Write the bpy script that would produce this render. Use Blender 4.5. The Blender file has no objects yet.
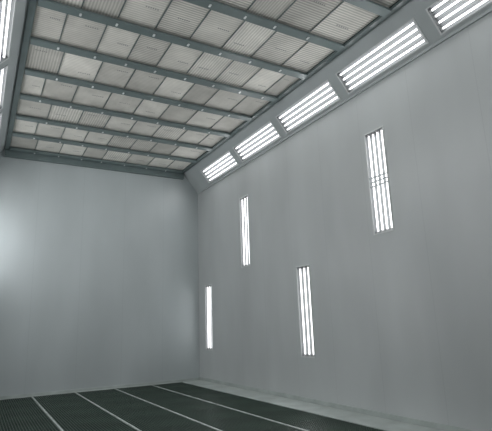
import bpy, bmesh, math, random
from mathutils import Matrix, Vector
random.seed(4)
scene=bpy.context.scene
COL=scene.collection
H=1.6
XL,XR=-0.24,5.98
YB,YF=13.5,-2.2
ZW=H+4.20       # top of vertical walls
ZC=H+4.85       # ceiling
CX0,CX1=0.30,5.46
PW=22.5

# ---------------- materials ----------------
def newmat(name):
    m=bpy.data.materials.new(name); m.use_nodes=True
    nt=m.node_tree; b=nt.nodes['Principled BSDF']
    return m,nt,b
def paint(name,col,rough=.4,var=.06,scale=1.5,metal=0,bump=.0,bscale=60,seams=None,spec=.5):
    m,nt,b=newmat(name)
    tc=nt.nodes.new('ShaderNodeTexCoord')
    n=nt.nodes.new('ShaderNodeTexNoise'); n.inputs['Scale'].default_value=scale; n.inputs['Detail'].default_value=4
    nt.links.new(tc.outputs['Object'],n.inputs['Vector'])
    r=nt.nodes.new('ShaderNodeValToRGB')
    lo_,hi_=(.05,.95) if seams else (.3,.7)
    if seams: var*=2
    r.color_ramp.elements[0].position=lo_; r.color_ramp.elements[1].position=hi_
    r.color_ramp.elements[0].color=(*[c*(1-var) for c in col],1)
    r.color_ramp.elements[1].color=(*[min(1,c*(1+var)) for c in col],1)
    nt.links.new(n.outputs['Fac'],r.inputs['Fac'])
    nt.links.new(r.outputs['Color'],b.inputs['Base Color'])
    b.inputs['Roughness'].default_value=rough; b.inputs['Metallic'].default_value=metal
    b.inputs['Specular IOR Level'].default_value=spec
    if bump>0:
        n2=nt.nodes.new('ShaderNodeTexNoise'); n2.inputs['Scale'].default_value=bscale
        nt.links.new(tc.outputs['Object'],n2.inputs['Vector'])
        bp=nt.nodes.new('ShaderNodeBump'); bp.inputs['Strength'].default_value=bump; bp.inputs['Distance'].default_value=.02
        nt.links.new(n2.outputs['Fac'],bp.inputs['Height']); nt.links.new(bp.outputs['Normal'],b.inputs['Normal'])
    if seams:
        n.inputs['Detail'].default_value=3
        mp=nt.nodes.new('ShaderNodeMapping'); mp.inputs['Scale'].default_value=(1.0,1.0,.35)  # upright-stretched noise paints a cloudy satin sheen into the wall colour
        nt.links.new(tc.outputs['Object'],mp.inputs[0])
        nt.links.new(mp.outputs[0],n.inputs['Vector'])
        axis,pitch=seams
        sx=nt.nodes.new('ShaderNodeSeparateXYZ'); nt.links.new(tc.outputs['Object'],sx.inputs[0])
        d=nt.nodes.new('ShaderNodeMath'); d.operation='DIVIDE'; d.inputs[1].default_value=pitch
        nt.links.new(sx.outputs[axis],d.inputs[0])
        f=nt.nodes.new('ShaderNodeMath'); f.operation='FRACT'; nt.links.new(d.outputs[0],f.inputs[0])
        l=nt.nodes.new('ShaderNodeMath'); l.operation='LESS_THAN'; l.inputs[1].default_value=.010
        nt.links.new(f.outputs[0],l.inputs[0])
        mx=nt.nodes.new('ShaderNodeMixRGB'); mx.blend_type='MULTIPLY'; mx.inputs[2].default_value=(.92,.92,.925,1)
        nt.links.new(l.outputs[0],mx.inputs[0]); nt.links.new(r.outputs['Color'],mx.inputs[1])
        nt.links.new(mx.outputs[0],b.inputs['Base Color'])
    return m
M_wallR=paint('wall_paint_side',(.45,.475,.477),.32,.15,.6,seams=(1,1.2))
M_wallB=paint('wall_paint_end',(.405,.445,.453),.38,.12,.6,seams=(0,1.2))
M_slant=paint('slant_paint',(.40,.435,.44),.4,.05)
M_beam=paint('beam_paint',(.14,.18,.18),.33,.08,3)
M_frame=paint('fixture_frame_paint',(.60,.62,.62),.4,.03)
M_house=paint('fixture_reflector',(.34,.355,.36),.5,.02,spec=.2)
M_clip=paint('clip_metal',(.8,.82,.82),.3,.05,metal=.4)
M_socket=paint('socket_plastic',(.6,.6,.6),.5,.02)
M_pit=paint('pit_floor',(.013,.022,.017),.8,.3,5)
M_grate=paint('grating_steel',(.042,.068,.052),.45,.3,1.2,metal=.3)
M_rail=paint('floor_rail_steel',(.36,.40,.38),.45,.25,4)
M_curb=paint('floor_curb',(.38,.42,.405),.55,.15,2.5,bump=.1)
M_rear=paint('rear_door_paint',(.45,.47,.47),.5,.05)

def tube_mat(name,s):
    m,nt,b=newmat(name)
    b.inputs['Base Color'].default_value=(.8,.8,.8,1)
    b.inputs['Emission Color'].default_value=(.97,.98,1,1)
    b.inputs['Emission Strength'].default_value=s
    return m
M_tube=tube_mat('tube_glow',2.4)

def pad_mat(name,axis,phase,lowc):
    m,nt,b=newmat(name)
    N=nt.nodes.new; LK=nt.links.new
    tc=N('ShaderNodeTexCoord')
    w=N('ShaderNodeTexWave'); w.wave_type='BANDS'; w.bands_direction=axis
    w.inputs['Scale'].default_value=6.0; w.inputs['Distortion'].default_value=.9; w.inputs['Detail'].default_value=1
    LK(tc.outputs['Object'],w.inputs['Vector'])
    n=N('ShaderNodeTexNoise'); n.inputs['Scale'].default_value=2.5; n.inputs['Detail'].default_value=5
    oi=N('ShaderNodeObjectInfo')
    addv=N('ShaderNodeVectorMath'); addv.operation='ADD'
    LK(tc.outputs['Object'],addv.inputs[0]); LK(oi.outputs['Location'],addv.inputs[1])
    LK(addv.outputs[0],n.inputs['Vector'])
    r=N('ShaderNodeValToRGB')
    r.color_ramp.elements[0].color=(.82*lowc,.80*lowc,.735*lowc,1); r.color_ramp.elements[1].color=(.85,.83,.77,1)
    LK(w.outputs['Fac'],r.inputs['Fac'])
    mr=N('ShaderNodeMapRange'); mr.inputs['To Min'].default_value=.70; mr.inputs['To Max'].default_value=1.12
    LK(oi.outputs['Random'],mr.inputs['Value'])
    mr2=N('ShaderNodeMapRange'); mr2.inputs['From Min'].default_value=.3; mr2.inputs['From Max'].default_value=.7
    mr2.inputs['To Min'].default_value=.84; mr2.inputs['To Max'].default_value=1.06
    LK(n.outputs['Fac'],mr2.inputs['Value'])
    mu=N('ShaderNodeMath'); mu.operation='MULTIPLY'
    LK(mr.outputs[0],mu.inputs[0]); LK(mr2.outputs[0],mu.inputs[1])
    vs=N('ShaderNodeVectorMath'); vs.operation='SCALE'
    LK(r.outputs['Color'],vs.inputs[0]); LK(mu.outputs[0],vs.inputs['Scale'])
    sx=N('ShaderNodeSeparateXYZ'); LK(tc.outputs['Object'],sx.inputs[0])
    def math_(op,a,bb):
        k=N('ShaderNodeMath'); k.operation=op
        for i,v in enumerate((a,bb)):
            if v is None: continue
            if isinstance(v,(int,float)): k.inputs[i].default_value=v
            else: LK(v,k.inputs[i])
        return k.outputs[0]
    ph=math_('MULTIPLY',math_('SUBTRACT',oi.outputs['Random'],.5),.6)
    yy=math_('ABSOLUTE',math_('SUBTRACT',sx.outputs[1],ph),None)
    in_y=math_('LESS_THAN',yy,.014)
    in_x=math_('LESS_THAN',math_('ABSOLUTE',math_('SUBTRACT',sx.outputs[0],phase),None),.11)
    fr=math_('FRACT',math_('MULTIPLY',sx.outputs[0],27),None)
    dash=math_('LESS_THAN',fr,.6)
    mask=math_('MULTIPLY',math_('MULTIPLY',math_('MULTIPLY',in_y,in_x),dash),.7)
    mx=N('ShaderNodeMixRGB'); LK(mask,mx.inputs[0]); LK(vs.outputs[0],mx.inputs[1]); mx.inputs[2].default_value=(.12,.13,.14,1)
    LK(mx.outputs[0],b.inputs['Base Color'])
    b.inputs['Roughness'].default_value=.85
    bp=N('ShaderNodeBump'); bp.inputs['Strength'].default_value=.12+.35*max(0,.8-lowc); bp.inputs['Distance'].default_value=.015
    LK(w.outputs['Fac'],bp.inputs['Height']); LK(bp.outputs['Normal'],b.inputs['Normal'])
    return m
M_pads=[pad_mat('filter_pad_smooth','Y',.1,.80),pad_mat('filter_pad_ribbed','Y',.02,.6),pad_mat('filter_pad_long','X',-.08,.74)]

# ---------------- helpers ----------------
def mesh_obj(name,bm,mat,parent=None,link=True):
    me=bpy.data.meshes.new(name); bm.normal_update(); bm.to_mesh(me); bm.free()
    me.materials.append(mat)
    o=bpy.data.objects.new(name,me)
    if link: COL.objects.link(o)
    if parent: o.parent=parent
    return o
def add_box(bm,x0,x1,y0,y1,z0,z1):
    vs=[bm.verts.new(p) for p in [(x0,y0,z0),(x1,y0,z0),(x1,y1,z0),(x0,y1,z0),(x0,y0,z1),(x1,y0,z1),(x1,y1,z1),(x0,y1,z1)]]
    for f in [(0,3,2,1),(4,5,6,7),(0,1,5,4),(1,2,6,5),(2,3,7,6),(3,0,4,7)]:
        bm.faces.new([vs[i] for i in f])
def box(name,x0,x1,y0,y1,z0,z1,mat,bevel=0,parent=None):
    c=Vector(((x0+x1)/2,(y0+y1)/2,z0))
    bm=bmesh.new(); add_box(bm,x0-c.x,x1-c.x,y0-c.y,y1-c.y,0,z1-z0)
    if bevel: bmesh.ops.bevel(bm,geom=bm.edges[:],offset=bevel,segments=2,affect='EDGES')
    o=mesh_obj(name,bm,mat,parent); o.location=c; return o
def panel(name,O,U,V,ul,vl,holes,mat):
    """flat sheet with rectangular openings; holes=(u0,u1,v0,v1)"""
    O,U,V=Vector(O),Vector(U),Vector(V)
    us=sorted(set([0,ul]+[h for q in holes for h in q[:2]])); vs_=sorted(set([0,vl]+[h for q in holes for h in q[2:]]))
    bm=bmesh.new(); cache={}
    def v(a,b):
        k=(round(a,4),round(b,4))
        if k not in cache: cache[k]=bm.verts.new(O+U*a+V*b)
        return cache[k]
    for i in range(len(us)-1):
        for j in range(len(vs_)-1):
            cu=(us[i]+us[i+1])/2; cv=(vs_[j]+vs_[j+1])/2
            if any(h[0]<cu<h[1] and h[2]<cv<h[3] for h in holes): continue
            bm.faces.new([v(us[i],vs_[j]),v(us[i+1],vs_[j]),v(us[i+1],vs_[j+1]),v(us[i],vs_[j+1])])
    o=mesh_obj(name,bm,mat); o['kind']='structure'; return o

# ---------------- light fixture template ----------------
FW,FL,FD=.43,1.85,.085
def cyl(bm,r,y0,y1,cx,cz,seg=12):
    a=[];b_=[]
    for i in range(seg):
        t=2*math.pi*i/seg
        a.append(bm.verts.new((cx+r*math.cos(t),y0,cz+r*math.sin(t))))
        b_.append(bm.verts.new((cx+r*math.cos(t),y1,cz+r*math.sin(t))))
    for i in range(seg):
        f=bm.faces.new([a[i],a[(i+1)%seg],b_[(i+1)%seg],b_[i]]); f.smooth=True
    bm.faces.new(a[::-1]); bm.faces.new(b_)
w2,l2=FW/2,FL/2
def house_t(n):
    bm=bmesh.new(); p=FW/n; prof=[]
    for i in range(n):
        x0=-w2+i*p
        prof+= [(x0,-FD+.03),(x0+.03,-FD),(x0+p-.03,-FD)]
    prof.append((w2,-FD+.03))
    pv=[[bm.verts.new((x,y,z)) for (x,z) in prof] for y in (-l2,l2)]
    for i in range(len(prof)-1):
        bm.faces.new([pv[0][i],pv[0][i+1],pv[1][i+1],pv[1][i]])
    for sx in (-w2,w2):
        q=[bm.verts.new(c) for c in [(sx,-l2,-FD),(sx,l2,-FD),(sx,l2,0),(sx,-l2,0)]]; bm.faces.new(q)
    for sy in (-l2,l2):
        q=[bm.verts.new(c) for c in [(-w2,sy,-FD),(w2,sy,-FD),(w2,sy,0),(-w2,sy,0)]]; bm.faces.new(q)
    return mesh_obj('housing',bm,M_house,link=False)
T_house={3:house_t(3),4:house_t(4)}
bm=bmesh.new(); fb=.022
add_box(bm,-w2-fb,-w2,-l2-fb,l2+fb,0.001,.010); add_box(bm,w2,w2+fb,-l2-fb,l2+fb,0.001,.010)
add_box(bm,-w2,w2,-l2-fb,-l2,0.001,.010); add_box(bm,-w2,w2,l2,l2+fb,0.001,.010)
T_frame=mesh_obj('frame',bm,M_frame,link=False)
def tube_t(r):
    bm=bmesh.new(); cyl(bm,r,-l2+.04,l2-.04,0,0); return mesh_obj('fluorescent_tube',bm,M_tube,link=False)
T_tube={4:tube_t(.0165),3:tube_t(.016)}
bm=bmesh.new(); add_box(bm,-.02,.02,-.018,.018,-.03,.022)
bmesh.ops.bevel(bm,geom=bm.edges[:],offset=.006,segments=2,affect='EDGES')
T_sock=mesh_obj('socket',bm,M_socket,link=False)
bm=bmesh.new()
for yy in (-.08,0,.08): add_box(bm,-w2+.002,w2-.002,yy-.012,yy+.012,-.010,-.003)
T_guard=mesh_obj('cross_bracket',bm,M_slant,link=False)

def fixture(mat4,label,group,nt_=4,guard=False,power=PW):
    e=bpy.data.objects.new('light_fixture',None); e.empty_display_size=.2
    COL.objects.link(e); e.matrix_world=mat4
    e['label']=label; e['category']='light fixture'; e['group']=group
    def add(t,loc):
        o=t.copy(); COL.objects.link(o); o.parent=e; o.location=loc; return o
    add(T_house[nt_],(0,0,0)); add(T_frame,(0,0,0))
    p=FW/nt_
    for i in range(nt_):
        x=-w2+p*(i+.5)
        add(T_tube[nt_],(x,0,-.036))
        for s in (-1,1): add(T_sock,(x,s*(l2-.020),-.036))
    if guard: add(T_guard,(0,0,0))
    for k in (-1,0,1):
        ld=bpy.data.lights.new('tube_lamp','SPOT'); ld.energy=power; ld.spot_size=math.radians(178); ld.spot_blend=1
        ld.shadow_soft_size=0; ld.color=(.985,.99,1)
        lo=bpy.data.objects.new('tube_lamp',ld); COL.objects.link(lo); lo.parent=e
        lo.location=(0,k*.6,.015); lo.rotation_euler=(math.pi,0,0)
    return e
def frame_mat(loc,yl,zl):
    yl=Vector(yl).normalized(); zl=Vector(zl).normalized(); xl=yl.cross(zl)
    m=Matrix((xl,yl,zl)).transposed().to_4x4(); m.translation=Vector(loc); return m

# wall fixtures  (y centre, z bottom)
hi,lo=H+1.46,H-.70
R=[(5.65,hi),(8.03,lo),(10.47,hi),(12.78,lo),(3.3,lo)]
L=[(12.78,hi-.1),(10.47,lo),(8.03,hi),(5.65,lo),(3.3,hi)]
for side,lst in (('R',R),('L',L)):
    x=XR if side=='R' else XL
    holes=[(y-w2-YF,y+w2-YF,z,z+FL) for y,z in lst]
    o=panel('wall_right' if side=='R' else 'wall_left',(x,YF,0),(0,1,0),(0,0,1),YB-YF,ZW,holes,M_wallR)
    for i,(y,z) in enumerate(lst):
        tall='high' if z>H else 'low'
        n_=4 if (side=='R' and i==0) else 3
        lab='white %s-tube fluorescent light recessed upright %s in grey side wall'%('four' if n_==4 else 'three',tall)
        pw=PW
        if side=='R' and i==3: pw=3
        if side=='L' and i==0: pw=PW*1.4
        fixture(frame_mat((x,y,z+FL/2),(0,0,1),(-1 if side=='R' else 1,0,0)),lab,'upright wall lights',nt_=n_,guard=(side=='R' and i==0),power=pw)
# slanted light bands
sl_c=[12.45-.90-2.12*i for i in range(7)]
for side in 'RL':
    if side=='R': A=Vector((XR,0,ZW)); B=Vector((CX1,0,ZC))
    else: A=Vector((XL,0,ZW)); B=Vector((CX0,0,ZC))
    V=(B-A); vl=V.length; V.normalize()
    nrm=Vector((0,1,0)).cross(V)
    if nrm.z>0: nrm=-nrm
    v0=(vl-FW)/2-.10
    holes=[(c-l2-YF,c+l2-YF,v0,v0+FW) for c in sl_c]
    o=panel('trim_1' if side=='R' else 'trim_2',(A.x,YF,A.z),(0,1,0),V,YB-YF,vl,holes,M_slant)
    for c in sl_c:
        P=A+V*(v0+w2); P.y=c
        fixture(frame_mat(P,(0,1,0),nrm),'white four-tube fluorescent light recessed in sloped band below ceiling','sloped ceiling-edge lights')
    s=-1 if side=='R' else 1
    x0,x1=sorted((A.x,A.x+s*.03))
    t=box('trim_3',x0,x1,YF,YB,A.z-.03,A.z+.02,M_slant); t['kind']='structure'
    x0,x1=sorted((B.x,B.x+s*.10))
    t=box('trim_4',x0,x1,YF,YB-.09,ZC-.05,ZC,M_beam); t['kind']='structure'

def gable(name,y,mat):
    bm=bmesh.new()
    vs=[bm.verts.new(c) for c in [(XL,y,0),(XR,y,0),(XR,y,ZW),(CX1,y,ZC),(CX0,y,ZC),(XL,y,ZW)]]
    bm.faces.new(vs); o=mesh_obj(name,bm,mat); o['kind']='structure'
gable('wall_back',YB,M_wallB); gable('wall_front',YF,M_rear)
t=box('trim_5',CX0,CX1,YB-.09,YB-.002,ZC-.24,ZC-.002,M_beam,.006); t['kind']='structure'

# ceiling
o=box('ceiling',CX0,CX1,YF,YB,ZC+.06,ZC+.1,M_pit); o['kind']='structure'
RX0,RX1=CX0+.10,CX1-.10; RW=RX1-RX0; PY=1.1
beams=[13.3-PY*i for i in range(14)]
bm=bmesh.new(); bl=RW-.02; bw=.085
add_box(bm,-bl/2,bl/2,-bw,bw,0,.015); add_box(bm,-bl/2,bl/2,-.025,.025,.015,.085)
add_box(bm,-bl/2,bl/2,-bw,-bw+.01,.015,.035); add_box(bm,-bl/2,bl/2,bw-.01,bw,.015,.035)
T_bm=mesh_obj('crossbar',bm,M_beam,link=False)
bm=bmesh.new(); add_box(bm,-.018,.018,-.035,.035,-.014,0)
bmesh.ops.bevel(bm,geom=bm.edges[:],offset=.005,segments=2,affect='EDGES')
T_clip=mesh_obj('clip',bm,M_clip,link=False)
PB=.62
def pad_t(mat):
    bm=bmesh.new(); add_box(bm,-PB/2+.005,PB/2-.005,-PY/2+.01,PY/2-.01,0,.045)
    bmesh.ops.bevel(bm,geom=bm.edges[:],offset=.01,segments=2,affect='EDGES')
    return mesh_obj('ceiling_filter_panel',bm,mat,link=False)
T_pads=[pad_t(m) for m in M_pads]
bm=bmesh.new(); add_box(bm,-.007,.007,-PY/2+bw+.002,PY/2-bw-.002,0,.012)
T_rail=mesh_obj('ceiling_grid_rail',bm,M_beam,link=False)
for r_i,yb in enumerate(beams):
    first=[.62,.50,.66,.40,.58,.45,.62,.52][r_i%8]
    ws=[first]
    while RW-sum(ws)>.80: ws.append(random.choice([.56,.62,.62,.68]))
    rest=RW-sum(ws)
    if rest<.3: ws[-1]+=rest
    else: ws.append(rest)
    edges=[RX0]
    for w_ in ws: edges.append(edges[-1]+w_)
    e=bpy.data.objects.new('ceiling_beam',None); COL.objects.link(e); e.location=((CX0+CX1)/2,yb,ZC-.085)
    e['label']='dark grey-green steel beam spanning the filter ceiling'; e['category']='ceiling beam'; e['group']='ceiling crossbeams'
    o=T_bm.copy(); COL.objects.link(o); o.parent=e
    for x in edges[1:-1]:
        c=T_clip.copy(); COL.objects.link(c); c.parent=e; c.location=(x-(CX0+CX1)/2,0,0)
    if r_i==len(beams)-1: break
    yc=yb-PY/2
    for i,w_ in enumerate(ws):
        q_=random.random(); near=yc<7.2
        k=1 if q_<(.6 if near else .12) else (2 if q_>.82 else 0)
        o=T_pads[k].copy(); COL.objects.link(o)
        o.location=((edges[i]+edges[i+1])/2,yc,ZC); o.scale=(w_/PB,1,1)
        o['label']=('off-white strongly ribbed ceiling filter pad with faint print' if k==1 else 'off-white finely pleated ceiling filter pad with faint print')
        o['category']='ceiling filter'; o['group']='ceiling filter pads'
        if i:
            q=T_rail.copy(); COL.objects.link(q); q.location=(edges[i],yc,ZC-.012)
            q['label']='thin dark steel rail between ceiling filter pads'; q['category']='ceiling rail'; q['group']='ceiling grid rails'

# ---------------- floor ----------------
o=box('floor',XL,XR,YF,YB,-.1,-.04,M_pit); o['kind']='structure'
lines=[.35,1.37,2.40,3.42,4.45,5.35]
o=box('trim_6',5.35,XR,YF,YB,-.04,.012,M_curb,.004); o['kind']='structure'
o=box('trim_7',XL,5.35,YB-.1,YB,-.04,.012,M_curb,.004); o['kind']='structure'
o=box('baseboard_right',XR-.03,XR-.001,YF,YB-.03,.012,.09,M_curb,.004); o['kind']='structure'
o=box('baseboard_back',XL,XR-.001,YB-.03,YB-.001,.012,.07,M_curb,.004); o['kind']='structure'
for x in lines[:-1]:
    o=box('floor_rail',x-.018,x+.018,YF,YB-.1,-.04,.008,M_rail,.003)
    o['label']='pale steel support rail between dark floor gratings'; o['category']='floor rail'; o['group']='floor rails'
def grate(wd,ln):
    bm=bmesh.new(); nx=max(3,int(wd/.045)); ny=int(ln/.045)
    for i in range(nx+1):
        x=-wd/2+wd*i/nx; add_box(bm,x-.0055,x+.0055,-ln/2,ln/2,-.038,0)
    for j in range(ny+1):
        yy=-ln/2+ln*j/ny; add_box(bm,-wd/2,wd/2,yy-.006,yy+.006,-.03,-.003)
    return mesh_obj('floor_grating',bm,M_grate,link=False)
GL=1.11
cacheg={}
for i in range(6):
    a=(XL+.01 if i==0 else lines[i-1]+.026); b_=(lines[i]-.026 if i<5 else 5.345)
    wd=b_-a-.01; key=round(wd,2)
    if key not in cacheg: cacheg[key]=grate(wd,GL-.02)
    yc=YB-.1-GL/2
    while yc>2.5:
        o=cacheg[key].copy(); COL.objects.link(o); o.location=((a+b_)/2,yc,0)
        o['label']='dark steel bar grating panel in booth floor'; o['category']='floor grating'; o['group']='floor gratings'
        yc-=GL
# drop unlinked templates
for o in [o for o in bpy.data.objects if not o.users_collection]: bpy.data.objects.remove(o)

# ---------------- world / camera ----------------
wd=bpy.data.worlds.new('world'); scene.world=wd; wd.use_nodes=True
wd.node_tree.nodes['Background'].inputs[0].default_value=(.02,.022,.023,1)
cam=bpy.data.cameras.new('cam'); co=bpy.data.objects.new('camera',cam); COL.objects.link(co)
cam.sensor_width=36; cam.lens=36*465/492; cam.clip_start=.02
cx=Vector((.8698,-.492,-.034)).normalized(); cy=Vector((-.0825,-.2133,.9734)); cz=cx.cross(cy).normalized(); cy=cz.cross(cx)
m=Matrix((cx,cy,cz)).transposed().to_4x4(); m.translation=(0,0,H); co.matrix_world=m
scene.camera=co
scene.view_settings.view_transform='Standard'
scene.view_settings.look='None'
